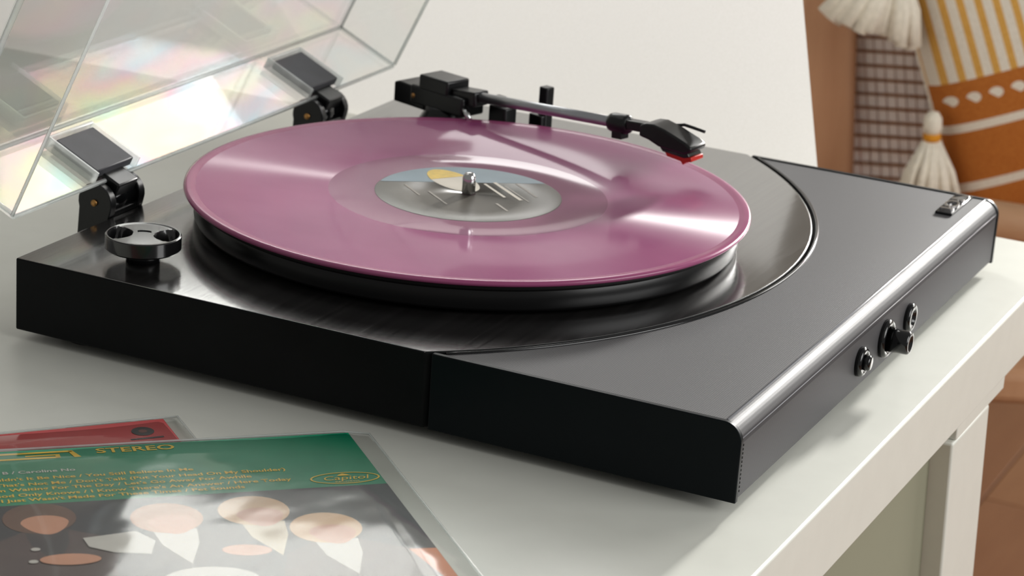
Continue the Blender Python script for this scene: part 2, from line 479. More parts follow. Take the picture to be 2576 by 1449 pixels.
# plinth: wooden box whose top runs up to the curved speaker housing
poly = [(0, 0)] + arc_pts(AR - 1.6, 0, W) + [(0, W)]
MB().prism(poly, (0, 0, 5), X, Y, Z, TOPZ - 5, mi=1, mi_top=0, mi_side=1).build('plinth', ['wood_black', 'side_black'], tt, bevel=0.9, seg=3)
MB().box(200, 380, 8, W - 8, 5.5, 39.5).build('chassis', 'black_matte', tt)
# speaker grille wrapped over the top and the front
a = arc_pts(AR + 1.4, 3.2, W - 3.2)
poly = a[::-1] + [(D - 0.6, 3.2), (D - 0.6, W - 3.2)]
g = MB().prism(poly, (0, 0, 6.5), X, Y, Z, TOPZ - 0.5 - 6.5)
go = g.build('speaker_grille', 'grille', tt)
def round_edge(o, test, width, seg):
    bm = bmesh.new(); bm.from_mesh(o.data)
    es = [e for e in bm.edges if all(test(v.co) for v in e.verts)]
    bmesh.ops.bevel(bm, geom=es, offset=width * S, segments=seg, profile=0.5, affect='EDGES', clamp_overlap=True)
    for f in bm.faces: f.smooth = True
    bm.to_mesh(o.data); bm.free()
    o.data.set_sharp_from_angle(angle=math.radians(25))
ox = 193
round_edge(go, lambda c: c.x > (D - 1 - ox) * S and c.z > (TOPZ - 2) * S, 8.5, 10)
# glossy bead that follows the curved joint
path = [(x, y, TOPZ - 0.4) for x, y in arc_pts(AR + 1.0, 4, W - 4, 90)]
MB().tube(path, 0.9, 8).build('joint_bead', 'black_gloss', tt)
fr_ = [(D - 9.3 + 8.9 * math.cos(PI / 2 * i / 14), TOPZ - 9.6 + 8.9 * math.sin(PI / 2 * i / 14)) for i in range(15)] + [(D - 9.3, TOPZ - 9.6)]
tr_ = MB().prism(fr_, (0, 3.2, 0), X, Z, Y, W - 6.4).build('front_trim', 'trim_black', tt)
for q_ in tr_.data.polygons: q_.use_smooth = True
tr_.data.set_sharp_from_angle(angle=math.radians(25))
MB().tube([(D - 8.6, 3, TOPZ - 0.7), (D - 8.6, W - 3, TOPZ - 0.7)], 0.7, 8).build('edge_glint_bead', 'glint_grey', tt)  # pale strips standing in for the highlight along the front edge
MB().tube([(D - 1.1, 3, TOPZ - 7.6), (D - 1.1, W - 3, TOPZ - 7.6)], 0.55, 8).build('edge_glint_bead', 'glint_grey', tt)
def cap_profile():
    r = 9.0; p = [(233, 5), (D, 5)]
    for i in range(11):
        t = PI / 2 * i / 10; p.append((D - r + r * math.cos(t), TOPZ - r + r * math.sin(t)))
    p += [(233, TOPZ)]
    return p
for y0 in (-0.5, W - 3.2 + 0.5):
    o = MB().prism(cap_profile(), (0, y0, 0), X, Z, Y, 3.2).build('end_cap', 'cap_black', tt, bevel=0.5, seg=2, angle=40)
# stitched row of perforations next to the near end cap
for z in range(9, 33, 2):
    MB().box(D - 0.7, D - 0.35, 4.4, 5.0, z, z + 1).build('perforation', 'black_matte', tt)
for x in (30, 352):
    for y in (26, W - 26):
        MB().lathe([(0, 0), (15, 0), (16.5, 1), (16.5, 5.2), (0, 5.2)], (x, y, 0), n=32).build('foot', 'black_matte', tt)

# platter, spindle
MB().lathe([(0, TOPZ + 1.2), (139, TOPZ + 1.2), (144.2, TOPZ + 2.2), (145.2, TOPZ + 4), (145.2, TOPZ + 12.6), (144.4, TOPZ + 13.6), (0, TOPZ + 13.6)],
           (CX, CY, 0), n=128).build('platter', 'platter_black', tt)
MB().lathe([(0, TOPZ), (30, TOPZ), (30, TOPZ + 1.6), (0, TOPZ + 1.6)], (CX, CY, 0), n=32).build('bearing', 'black_matte', tt)
MB().lathe([(0, TOPZ + 13.6), (146.5, TOPZ + 13.6), (147, TOPZ + 14.2), (147, TOPZ + 15.4), (146.5, TOPZ + 15.8), (0, TOPZ + 15.8)],
           (CX, CY, 0), n=128).build('platter_mat', 'black_matte', tt)
MB().lathe([(0, TOPZ + 10), (3.6, TOPZ + 10), (3.6, RECZ + 8.6), (3.2, RECZ + 10.2), (2.2, RECZ + 11.5), (0, RECZ + 12)], (CX, CY, 0), n=32).build('spindle', 'chrome', tt)

# power and speed knob with two finger scoops
def knob():
    kx, ky = 52.5, 34.0; R = 19.0; z0 = TOPZ + 6.2; z1 = TOPZ + 14.2
    k = MB().lathe([(0, TOPZ), (8.5, TOPZ), (8.5, TOPZ + 6.5), (0, TOPZ + 6.5)], (kx, ky, 0), n=32).build('knob_stem', 'black', tt)
    dirs = (Vector((RX.x, RX.y, 0)).normalized())
    perp = Vector((-dirs.y, dirs.x, 0))
    m = MB(); n = 96; nr = 26
    # top surface is pressed down into a scoop on both sides; the rim stays as a thin wall
    def top(r, a):
        px, py = r * math.cos(a), r * math.sin(a)
        h = 0.0
        for s in (-1, 1):
            q = math.hypot((px - s * 14.0) / 7.6, py / 8.2)
            if q < 1: h = max(h, 1.0)
            elif q < 1.14: h = max(h, 1 - (q - 1) / 0.14)
        if r > 17.9: h = 0
        elif r > 17.3: h *= (17.9 - r) / 0.6
        return z1 - 6.6 * h - (0.25 if r < 17.5 else 0)
    rr = [0.0001 + 17.3 * i / nr for i in range(nr + 1)] + [17.9, 18.5, 19.0]
    rings = []
    for r in rr:
        ring = []
        for i in range(n):
            a_ = 2 * PI * i / n
            p = Vector((kx, ky, 0)) + dirs * (r * math.cos(a_)) + perp * (r * math.sin(a_))
            z = top(r, a_)
            if r > 18.9: z -= 0.5
            ring.append(len(m.v)); m.v.append(Vector((p.x, p.y, z)))
        rings.append(ring)
    for zz, r in ((z0 + 1, 19.0), (z0, 17.8), (z0, 7)):
        ring = []
        for i in range(n):
            a_ = 2 * PI * i / n
            p = Vector((kx, ky, zz)) + dirs * (r * math.cos(a_)) + perp * (r * math.sin(a_))
            ring.append(len(m.v)); m.v.append(p)
        rings.append(ring)
    for j in range(len(rings) - 1):
        for i in range(n):
            m.f.append([rings[j][i], rings[j][(i + 1) % n], rings[j + 1][(i + 1) % n], rings[j + 1][i]]); m.mi.append(0); m.sm.append(True)
    o = m.build('speed_knob', 'knob_black', tt)
    o.data.set_sharp_from_angle(angle=math.radians(35))
    MB().tube([Vector((kx, ky, z1 - 0.1)) + dirs * (3.2 * math.cos(t)) + perp * (4.0 + 1.0 * math.sin(t)) for t in [PI * i / 8 for i in range(9)]],
              0.35, 6).build('pointer_mark', 'black_matte', o)
knob()

# ---------------------------------------------------------------- lid on two hinges
TH = math.radians(65)
DV = Vector((math.cos(TH), 0, math.sin(TH)))      # along the lid's depth, leaning up
BV = Vector((-math.sin(TH), 0, math.cos(TH)))     # along the lid's back wall
RIM = Vector((-7, 0, TOPZ + 19))
LY0, LY1, LH, LD, LT = 8.0, 409.0, 43.0, 350.0, 2.6
def lid():
    m = MB()
    def panel(c0, a, la, b, lb, nrm):
        """sheet with clear faces and polished edges coloured brighter, as if lit"""
        p = [c0, c0 + a * la, c0 + a * la + b * lb, c0 + b * lb]
        q = [v + nrm * LT for v in p]
        m.add(p + q, [(0, 1, 2, 3), (7, 6, 5, 4)], 0)
        m.add(p + q, [(0, 4, 5, 1), (1, 5, 6, 2), (2, 6, 7, 3), (3, 7, 4, 0)], 1)
    o = RIM
    y0, y1 = Y * LY0, Y * LY1
    panel(o + y0, Y, LY1 - LY0, BV, LH, -DV)                                   # back wall
    panel(o + BV * LH + y0, Y, LY1 - LY0, DV, LD, BV)                          # top panel
    panel(o + y0, BV, LH, DV, LD, -Y)                                          # near side wall
    panel(o + y1, BV, LH, DV, LD, Y)                                           # far side wall
    panel(o + DV * LD + y0, Y, LY1 - LY0, BV, LH, DV)                          # front wall
    ob = m.build('lid', ['acrylic', 'acrylic_edge'], tt, recalc=True)
    # polished rim all round the opening
    def bar(a, b, r, nm='lid_rim'):
        MB().tube([a, b], r, 8).build(nm, 'acrylic_edge', ob)
    off = -DV * (LT / 2)
    bar(o + y0 + off, o + y1 + off, 1.3); bar(o + y0 - Y * 1.3, o + y0 + DV * LD - Y * 1.3, 1.0)
    bar(o + y1 + Y * 1.3, o + y1 + DV * LD + Y * 1.3, 1.2)
    bar(o + BV * LH + y0, o + BV * LH + y1, 1.2, 'lid_crease'); bar(o + BV * LH + y0, o + BV * LH + y0 + DV * LD, 1.7, 'lid_crease')
    bar(o + y0, o + y0 + BV * LH, 1.1, 'lid_crease'); bar(o + y1, o + y1 + BV * LH, 1.0, 'lid_crease')
    bar(o + BV * LH + y1, o + BV * LH + y1 + DV * LD, 1.0, 'lid_crease')
    for ya, yb in ((80.5, 114.5), (304.5, 336.5)):
        pk = MB()
        for yy in (ya - 3.2, yb + 1.2):
            pk.obox(o + BV * 17 + Y * (yy + 1) + DV * 2.6, BV, Y, DV, 17, 1.0, 3.6)
        pk.obox(o + BV * 34 + Y * ((ya + yb) / 2) + DV * 2.6, BV, Y, DV, 1.0, (yb - ya) / 2 + 3.2, 3.6)
        pk.build('hinge_pocket', 'acrylic_edge', ob, bevel=0.5, seg=2)
lid()
def hinge(ya, yb):
    yc = (ya + yb) / 2
    ax = Vector((-9, 0, TOPZ + 7))
    h = MB().box(-13, -0.2, yc - 12, yc + 12, TOPZ - 26, TOPZ + 3).build('hinge', 'black', tt, bevel=1.2)
    for y in (yc - 16, yc + 11):
        p = [(-11, -20), (5, -20)] + [(10.5 * math.cos(t), 10.5 * math.sin(t)) for t in [(-20 + 220 * i / 14) * PI / 180 for i in range(15)]]
        MB().prism(p, ax + Y * y, X, Z, Y, 5).build('hinge_cheek', 'black', h, bevel=0.6, seg=2, angle=50)
    MB().lathe([(0, -10.5), (8.2, -10.5), (8.2, 10.5), (0, 10.5)], ax + Y * yc, Y, n=28).build('hinge_barrel', 'black_gloss', h)
    MB().lathe([(0, -17.2), (1.8, -17.0), (1.8, -15.8), (0, -15.8)], ax + Y * yc, Y, n=16).build('hinge_screw', 'brass', h)
    MB().obox(ax + Y * yc + DV * 8.4 - BV * 1, BV, Y, DV, 3.4, 5.5, 0.5).build('hinge_label', 'aluminium', h)
    MB().obox(RIM + BV * -2 + Y * yc + DV * -2.5, BV, Y, DV, 7, 9, 4.2).build('hinge_neck', 'black', h, bevel=1)
    MB().obox(RIM + BV * 16.8 + Y * yc + DV * 2.8, BV, Y, DV, 14.5, (yb - ya) / 2, 2.6).build('hinge_leaf', 'leaf', h, bevel=0.7, seg=2)
hinge(80.5, 114.5); hinge(304.5, 336.5)

# ---------------------------------------------------------------- tonearm
def tonearm():
    A0 = Vector((92, 328.2, TOPZ + 31.2)); A1 = Vector((193, 296.3, TOPZ + 40.2))
    d = (A1 - A0).normalized(); side = d.cross(Z).normalized(); up = side.cross(d)
    dh = Vector((d.x, d.y, 0)).normalized()
    pv = Vector((66, 336.4, TOPZ))
    # fixed base
    MB().lathe([(0, 0), (20, 0), (20, 2.5), (16.5, 9), (11.5, 17), (11.5, 20), (0, 20)], pv, n=40).build('tonearm_base', 'black', tt)
    arm = MB().tube([A0 - d * 14, A1 + d * 2], 3.1, 16).build('tonearm', 'aluminium', tt)
    # gimbal housing: stepped block round the pivot
    MB().obox(pv + Z * 24.5 + dh * 2, dh, side, Z, 22, 9.5, 5.8).build('pivot_housing', 'black', arm, bevel=1.5)
    MB().obox(pv + Z * 33.2 - dh * 1, dh, side, Z, 12, 9.5, 4.6).build('pivot_cover', 'black', arm, bevel=1.2)
    MB().obox(pv + Z * 30 + dh * 21, d, side, up, 9.5, 6.2, 4.4).build('arm_collar', 'black', arm, bevel=1.2)
    m = MB(); c = pv - dh * 21 + Z * 23.0
    poly = [(-13, -6.3), (13, -6.8), (13, 5.5), (-9, 7.0), (-13, 5.6)]
    m.prism(poly, c - side * 9, dh, Z, side, 18); m.build('counterweight', 'black', arm, bevel=0.9)
    MB().lathe([(0, 0), (1.5, 0), (1.5, .6), (0, .6)], c + dh * 4 + Z * 0.6 - side * -9, side, n=12).build('screw', 'brass', arm)
    # cue lever and arm lift
    MB().tube([(86, 322, TOPZ + 25), (92, 318, TOPZ + 19.5)], 1.7, 10).build('cue_lever', 'chrome', tt)
    lf = Vector((104, 338, TOPZ))
    MB().obox(lf + Z * 13, dh, side, Z, 7, 5, 13).build('arm_lift', 'black', tt, bevel=1)
    MB().obox(lf + Z * 26 - dh * 4, dh, side, Z, 3.4, 4, 5).build('arm_lift_rest', 'black', tt, bevel=0.8)
    # rest post with a clip
    ps = Vector((126, 350.5, TOPZ))
    MB().obox(ps + Z * 19.3, dh, side, Z, 3.3, 3.3, 19.5).build('arm_rest', 'black', tt, bevel=0.8)
    MB().obox(ps + Z * 11 - dh * 2.5 + side * 2, dh, side, Z, 5.2, 4, 11).build('arm_rest_foot', 'black', tt, bevel=0.8)
    # connector, headshell, cartridge
    MB().lathe([(0, -3), (5.2, -2), (5.6, 0), (5.6, 9), (4.6, 11), (0, 11)], A1, d, n=24).build('arm_connector', 'black', arm)
    MB().obox(A1 + d * 4 - up * 6, d, side, up, 3.6, 3.5, 2.4).build('connector_lug', 'black', arm, bevel=0.5)
    MB().obox(A1 + d * 19 + up * 0.6, d, side, up, 10.5, 3.6, 2.8).build('headshell_neck', 'black', arm, bevel=1)
    hd = (Matrix.Rotation(math.radians(8), 3, 'Z') @ dh); hs = hd.cross(Z)
    H0 = A1 + d * 27
    m = MB()
    # side profile of the headshell: hump at the neck, sloping down to the tip
    prof = [(-3, -3), (3, -4), (10, -6.5), (27, -7.5), (30.5, -5.5), (31, -3.2), (27, -0.8), (13, 3.8), (6, 5.4), (1, 5.0), (-3, 3.4)]
    m.prism(prof, H0 - hs * 8.4, hd, Z, hs, 16.8)
    head = m.build('headshell', 'black', arm, bevel=1.2)
    MB().prism([(9, -5.5), (28, -6.5), (29.5, -8.8), (26, -10), (12, -9)], H0 - hs * 6.8, hd, Z, hs, 13.6).build('cartridge', 'black_gloss', arm, bevel=0.6)
    MB().prism([(13, -8.6), (27, -9.4), (30.5, -8.6), (31, -11.2), (27, -12.2), (25.5, -14), (24, -12.2), (15, -11.2)], H0 - hs * 6.4, hd, Z, hs, 12.8).build('stylus', 'red', arm, bevel=0.5)
    MB().tube([H0 + hd * 10 + Z * 3 - hs * 7, H0 + hd * 15 + Z * 3.8 - hs * 10, H0 + hd * 28 + Z * 2.4 - hs * 10.5], 0.95, 8).build('finger_lift', 'black', arm)
tonearm()

# ---------------------------------------------------------------- front controls and badge
def control(y, z, r, ring, inner, nm):
    c = Vector((D - 0.4, y, z))
    b = MB().lathe([(0, 0), (r, 0), (r, 2.0), (r - 0.9, 3.0), (ring, 3.0), (ring - 0.6, 1.4), (0, 1.4)], c, X, n=40).build(nm, 'black_gloss', tt)
    if inner: MB().lathe(inner, c, X, n=40).build(nm + '_cap', 'black_gloss', b)
    return b
control(170.5, TOPZ - 22.4, 7.6, 4.8, [(0, 1), (3.9, 1), (3.9, 5.2), (3.4, 6.0), (0, 6.0)], 'tone_button')
control(210.5, TOPZ - 22.0, 10.0, 7.2, [(0, 1), (6.6, 1), (6.0, 13), (5.4, 14), (4.2, 14), (3.6, 13.2), (0, 13.0)], 'volume_knob')
b = control(251.5, TOPZ - 22.4, 7.6, 4.6, None, 'headphone_jack')
MB().lathe([(0, 1.6), (3.2, 1.6), (0, 1.7)], Vector((D - 0.4, 251.5, TOPZ - 22.4)), X, n=24).build('jack_hole', 'black_matte', b)
bc = Vector((366, 396, TOPZ - 0.5))
bd = MB().obox(bc + Z * 0.7, Y, X, Z, 21.5, 5.0, 0.8).build('badge', 'black_gloss', tt, bevel=0.5)
text('badge_letters', 'ION', 11.5, bc + X * 4.1 + Z * 1.9, Y, -X, 'badge_chrome', bd, 'CENTER', 1.0, 1.75)

# ================================================================== RECORD
rec = thing('vinyl_record', (CX, CY, TOPZ + 15.8), 'translucent purple vinyl record lying on the platter', 'record')
r0 = TOPZ + 15.8
prof = [(3.7, r0 + 0.6), (3.7, RECZ), (50.5, RECZ), (50.5, RECZ), (74, RECZ), (74.6, RECZ + 0.15), (144.5, RECZ + 0.95),
        (146.5, RECZ + 1.15), (149, RECZ + 1.5), (150.6, RECZ + 1.1), (150.9, RECZ + 0.0), (150.2, RECZ - 1.1), (147.5, RECZ - 1.5), (143, r0 + 0.02), (3.7, r0 + 0.02)]
mis = [2, 2, 2, 2, 2, 0, 1, 1, 1, 1, 1, 1, 1, 1]
MB().lathe(prof, (CX, CY, 0), n=192, mis=mis).build('disc', ['groove', 'bead', 'deadwax'], rec)
la = MB().lathe([(3.8, RECZ + 0.05), (3.8, RECZ + 0.22), (49.5, RECZ + 0.22), (50, RECZ + 0.05)], (CX, CY, 0), n=96).build('label', 'grey_label', rec)
def on_label(pts, h, nm, mat):
    vs = [(CX + x, CY + y, RECZ + h) for x, y in pts]
    MB().add(vs, [list(range(len(vs)))]).build(nm, mat, la)
# the label is printed at an angle: blue upper part, yellow and cream oval, lines of print
la_ang = math.radians(-37)
lu = Vector((math.cos(la_ang), math.sin(la_ang), 0)); lv = Vector((-lu.y, lu.x, 0))
bx = Vector((RX.x, RX.y, 0)).normalized(); by = Vector((-bx.y, bx.x, 0))
seg = []
for i in range(41):
    t = math.radians(33 + (165 - 33) * i / 40); p = bx * (49.3 * math.cos(t)) + by * (49.3 * math.sin(t)); seg.append((p.x, p.y))
on_label(seg, 0.30, 'label_sky', 'blue_label')
def oval(cx_, cy_, ra, rb, tilt, t0, t1, n=28):
    out = []
    for i in range(n + 1):
        t = math.radians(t0 + (t1 - t0) * i / n); px, py = ra * math.cos(t), rb * math.sin(t)
        c_, s_ = math.cos(tilt), math.sin(tilt); px, py = c_ * px - s_ * py, s_ * px + c_ * py
        p = bx * (cx_ + px) + by * (cy_ + py); out.append((p.x, p.y))
    return out
on_label(oval(-8.5, 22, 11, 22, math.radians(30), 0, 360), 0.36, 'label_oval', 'cream_label')
on_label(oval(-8.5, 22, 11, 22, math.radians(30), 15, 165), 0.42, 'label_oval_top', 'yellow_label')
for (cx_, cy_, ln, wd, mt) in ((14, 8, 26, 1.6, 'cream_label'), (21, 8, 34, 2.0, 'cream_label'), (31, 12, 26, 1.4, 'faint_print'), (-30, 0, 20, 1.2, 'faint_print'),
                               (-16, -12, 24, 1.2, 'faint_print'), (18, -22, 14, 1.4, 'faint_print'), (26, 4, 30, 1.0, 'faint_print')):
    dl = (bx * 0.42 - by * 0.9).normalized(); dw = Vector((-dl.y, dl.x, 0)); c = bx * cx_ + by * cy_
    on_label([(p.x, p.y) for p in (c - dl * ln / 2 - dw * wd / 2, c + dl * ln / 2 - dw * wd / 2, c + dl * ln / 2 + dw * wd / 2, c - dl * ln / 2 + dw * wd / 2)], 0.34, 'label_print_line', mt)

# ================================================================== ALBUMS
def frame(o, ang, tilt):
    a = math.radians(ang); t = math.radians(tilt)
    u = Vector((math.cos(a), math.sin(a), 0))
    v = Vector((math.sin(a) * math.cos(t), -math.cos(a) * math.cos(t), math.sin(t)))
    return Vector(o), u, v, v.cross(u).normalized()      # u: along the cover's top edge, v: down the cover
def album(nm, label, o, ang, tilt, cover_mat, size=312, th=3.0, group=None):
    o, u, v, n_ = frame(o, ang, tilt)
    if n_.z < 0: n_ = -n_
    t = thing(nm, o - u * size / 2 + v * size / 2 - n_ * th, label, 'album')
    MB().obox(o - u * size / 2 + v * size / 2 - n_ * th / 2, u, v, n_, size / 2, size / 2, th / 2).build('cover', cover_mat, t, bevel=0.4, seg=2)
    def pt(a, b, h=0.0): return o + u * a + v * b + n_ * h
    def patch(nm2, pts, h, mat):
        MB().add([pt(a, b, h) for a, b in pts], [list(range(len(pts)))]).build(nm2, mat, t)
    def bag(over_r, over_t, h):
        m = MB(); N = 26
        grid = []
        for i in range(N + 1):
            row = []
            for j in range(N + 1):
                a = -size - 3 + (size + 3 + over_r) * i / N; b = -over_t + (size + over_t + 4) * j / N
                inside = (a < 0.6 and b > -0.6)
                dr = max(0, a, -b)
                hh = h + 0.35 * math.sin(a * 0.06 + b * 0.03) if dr < 0.5 else max(-th + 0.35, h - 0.42 * dr)
                p = pt(a, b, hh); p.z = max(p.z, 0.35)
                row.append(len(m.v)); m.v.append(p)
            grid.append(row)
        for i in range(N):
            for j in range(N):
                m.f.append([grid[i][j], grid[i + 1][j], grid[i + 1][j + 1], grid[i][j + 1]]); m.mi.append(0); m.sm.append(True)
        m.build('plastic_sleeve', 'polybag', t)
        e = []
        for k in range(N + 1): e.append(m.v[grid[N][N - k]])
        for k in range(1, N + 1): e.append(m.v[grid[N - k][0]])
        MB().tube(e, 0.55, 6).build('sleeve_seam', 'acrylic_edge', t)
    return t, pt, patch, bag

flat('cover_red', (186, 34, 40)); flat('cover_green', (0, 146, 106)); flat('cover_ink', (30, 24, 24)); flat('cover_gold', (255, 208, 60))
flat('cover_navy', (48, 55, 62)); flat('cover_rust', (205, 128, 88)); flat('cover_skin', (204, 148, 120)); flat('cover_hair', (186, 134, 98))
flat('cover_blond', (214, 176, 134)); flat('cover_dark', (62, 62, 66)); flat('cover_brownhair', (104, 78, 66)); flat('cover_white', (198, 196, 190))
flat('cover_coat', (84, 72, 72)); flat('cover_cream', (204, 190, 164)); flat('cover_maroon', (108, 56, 44)); flat('cover_whitetext', (222, 222, 214)); flat('cover_plain', (196, 190, 178))
# red album beneath
t, pt, patch, bag = album('record_album', 'red record album in a clear sleeve, lying half under the green one', (124.5, -57, 4.2), 49.5, 0.0, 'cover_red')
patch('cover_logo', [pt_ for pt_ in [(-13.5 + 5.2 * math.cos(2 * PI * i / 28), 13 + 5.2 * math.sin(2 * PI * i / 28)) for i in range(28)]], 0.12, 'cover_ink')
patch('cover_logo_ring', [(-13.5 + 2.0 * math.cos(2 * PI * i / 20), 13 + 2.0 * math.sin(2 * PI * i / 20)) for i in range(20)], 0.2, 'cover_maroon')
patch('cover_logo_bar', [(-21.5, 20.6), (-6, 20.6), (-6, 22.2), (-21.5, 22.2)], 0.12, 'cover_ink')
bag(9, 7, 0.5)
# green album tilted to fit the view; lower end floats, no support built
# green album on top
t, pt, patch, bag = album('record_album', 'green record album in a clear sleeve, with yellow lettering above a picture of people', (207.5, -30.3, 7.6), 43.0, 3.5, 'cover_green')
u_ = (pt(1, 0) - pt(0, 0)); v_ = (pt(0, 1) - pt(0, 0))
patch('cover_picture', [(-312, 68), (-0.2, 70), (-0.2, 312), (-312, 312)], 0.10, 'cover_navy')
def blob(nm2, cx_, cy_, ra, rb, mat, h, tilt=0.0, t0=0, t1=360, n=26):
    out = []
    for i in range(n if t1 - t0 == 360 else n + 1):
        a_ = math.radians(t0 + (t1 - t0) * i / n); px, py = ra * math.cos(a_), rb * math.sin(a_)
        c_, s_ = math.cos(math.radians(tilt)), math.sin(math.radians(tilt))
        out.append((cx_ + c_ * px - s_ * py, cy_ + s_ * px + c_ * py))
    patch(nm2, out, h, mat)
patch('picture_ground', [(-22, 146), (-0.3, 148), (-0.3, 312), (-60, 312), (-40, 200)], 0.14, 'cover_rust')
# plain generic picture: people in coats seen from the waist up
for k_, (hx, hy, hm, cm, sm, tl) in enumerate(((-152, 86, 'cover_brownhair', 'cover_coat', 'cover_dark', 8), (-101, 95, 'cover_hair', 'cover_dark', 'cover_white', 4),
                                              (-64, 93, 'cover_blond', 'cover_dark', 'cover_cream', 6), (-39, 118, 'cover_blond', 'cover_coat', 'cover_white', 12))):
    h_ = 0.18 + 0.06 * k_
    patch('picture_coat', [(hx - 9, hy + 15), (hx + 10, hy + 15), (hx + 27, hy + 28), (hx + 33, hy + 60), (hx + 20, 311), (hx - 26, 311), (hx - 29, hy + 50), (hx - 22, hy + 26)], h_, cm)
    patch('picture_shirt', [(hx - 8, hy + 14), (hx + 10, hy + 14), (hx + 8, hy + 30), (hx + 1, hy + 52), (hx - 7, hy + 30)], h_ + 0.01, sm)
    blob('picture_hair', hx, hy, 15.0, 17.5, hm, h_ + 0.02, tl)
    patch('picture_head', [(hx + 1.5 + 9.8 * math.cos(q_) * (1.0 if math.sin(q_) < 0.2 else 1.0 - 0.25 * math.sin(q_)), hy + 5.5 + (13.5 if math.sin(q_) > 0 else 8.5) * math.sin(q_)) for q_ in [2 * PI * i / 28 for i in range(28)]], h_ + 0.03, 'cover_skin')
patch('picture_sleeve', [(-138, 112), (-116, 108), (-110, 120), (-114, 134), (-128, 130), (-137, 122)], 0.42, 'cover_white')
blob('picture_hand', -146, 134, 12, 6, 'cover_skin', 0.44, 6); blob('picture_hand', -76, 137, 10, 6, 'cover_skin', 0.44, 12)
blob('picture_animal', -96, 166, 19, 14, 'cover_white', 0.46, 6)
blob('picture_button', -158, 121, 1.9, 1.8, 'cover_white', 0.44); blob('picture_button', -160.5, 134, 1.9, 1.8, 'cover_white', 0.44)
def line(s, right, b, size=5.2, mat='cover_gold', sx=1.0, align='RIGHT'):
    text('cover_lettering', s, size, pt(right, b, 0.16), u_, -v_, mat, t, align, 0.0, sx, 0.018)
line('Sloop John B / Caroline No', -129, 30.5, 4.6, 'cover_whitetext', 1.05)
line("Wouldn't It Be Nice / You Still Believe In Me", -79, 39.0, 4.9, sx=1.05)
line("That's Not Me / Don't Talk (Put Your Head On My Shoulder)", -39.5, 46.0, 4.9, sx=1.02)
line("I'm Waiting For The Day / Let's Go Away For Awhile", -56, 52.3, 4.9, sx=1.05)
line("God Only Knows / I Know There's An Answer / Here Today", -40, 59.0, 4.9, sx=1.05)
line("I Just Wasn't Made For These Times / Pet Sounds", -61.5, 65.0, 4.9, sx=1.05)
line('STEREO', -81.5, 9.5, 8.6, sx=1.18)
# outlined box left of STEREO
for q in ([(-170, 4), (-127, 4), (-127, 6), (-170, 6)], [(-129, 4), (-127, 4), (-124, 13), (-127, 13)], [(-170, 11), (-133, 11), (-133, 13), (-170, 13)], [(-148, 8), (-133, 8), (-133, 13), (-135, 13), (-135, 9.6), (-148, 9.6)]):
    patch('cover_rule', q, 0.16, 'cover_gold')
# oval emblem
ring_o = [(-16.5 + 15.5 * math.cos(2 * PI * i / 48), 60 + 7.2 * math.sin(2 * PI * i / 48)) for i in range(48)]
ring_i = [(-16.5 + 14.7 * math.cos(2 * PI * i / 48), 60 + 6.4 * math.sin(2 * PI * i / 48)) for i in range(48)]
MB().add([pt(a_, b_, 0.16) for a_, b_ in ring_o + ring_i], [(i, (i + 1) % 48, 48 + (i + 1) % 48, 48 + i) for i in range(48)]).build('emblem_oval', 'cover_gold', t)
text('emblem_lettering', 'Capitol', 7.0, pt(-16.5, 62.2, 0.17), u_, -v_ - u_ * -0.25, 'cover_gold', t, 'CENTER', 0.0, 1.0)
text('emblem_lettering', 'RECORDS', 1.9, pt(-16.5, 65.2, 0.17), u_, -v_, 'cover_gold', t, 'CENTER', 0.0, 1.3)
patch('emblem_dome', [(-19.5, 57.2), (-13.5, 57.2), (-14.6, 55.6), (-16.5, 54.2), (-18.4, 55.6)], 0.16, 'cover_gold')
bag(11, 4, 0.9)

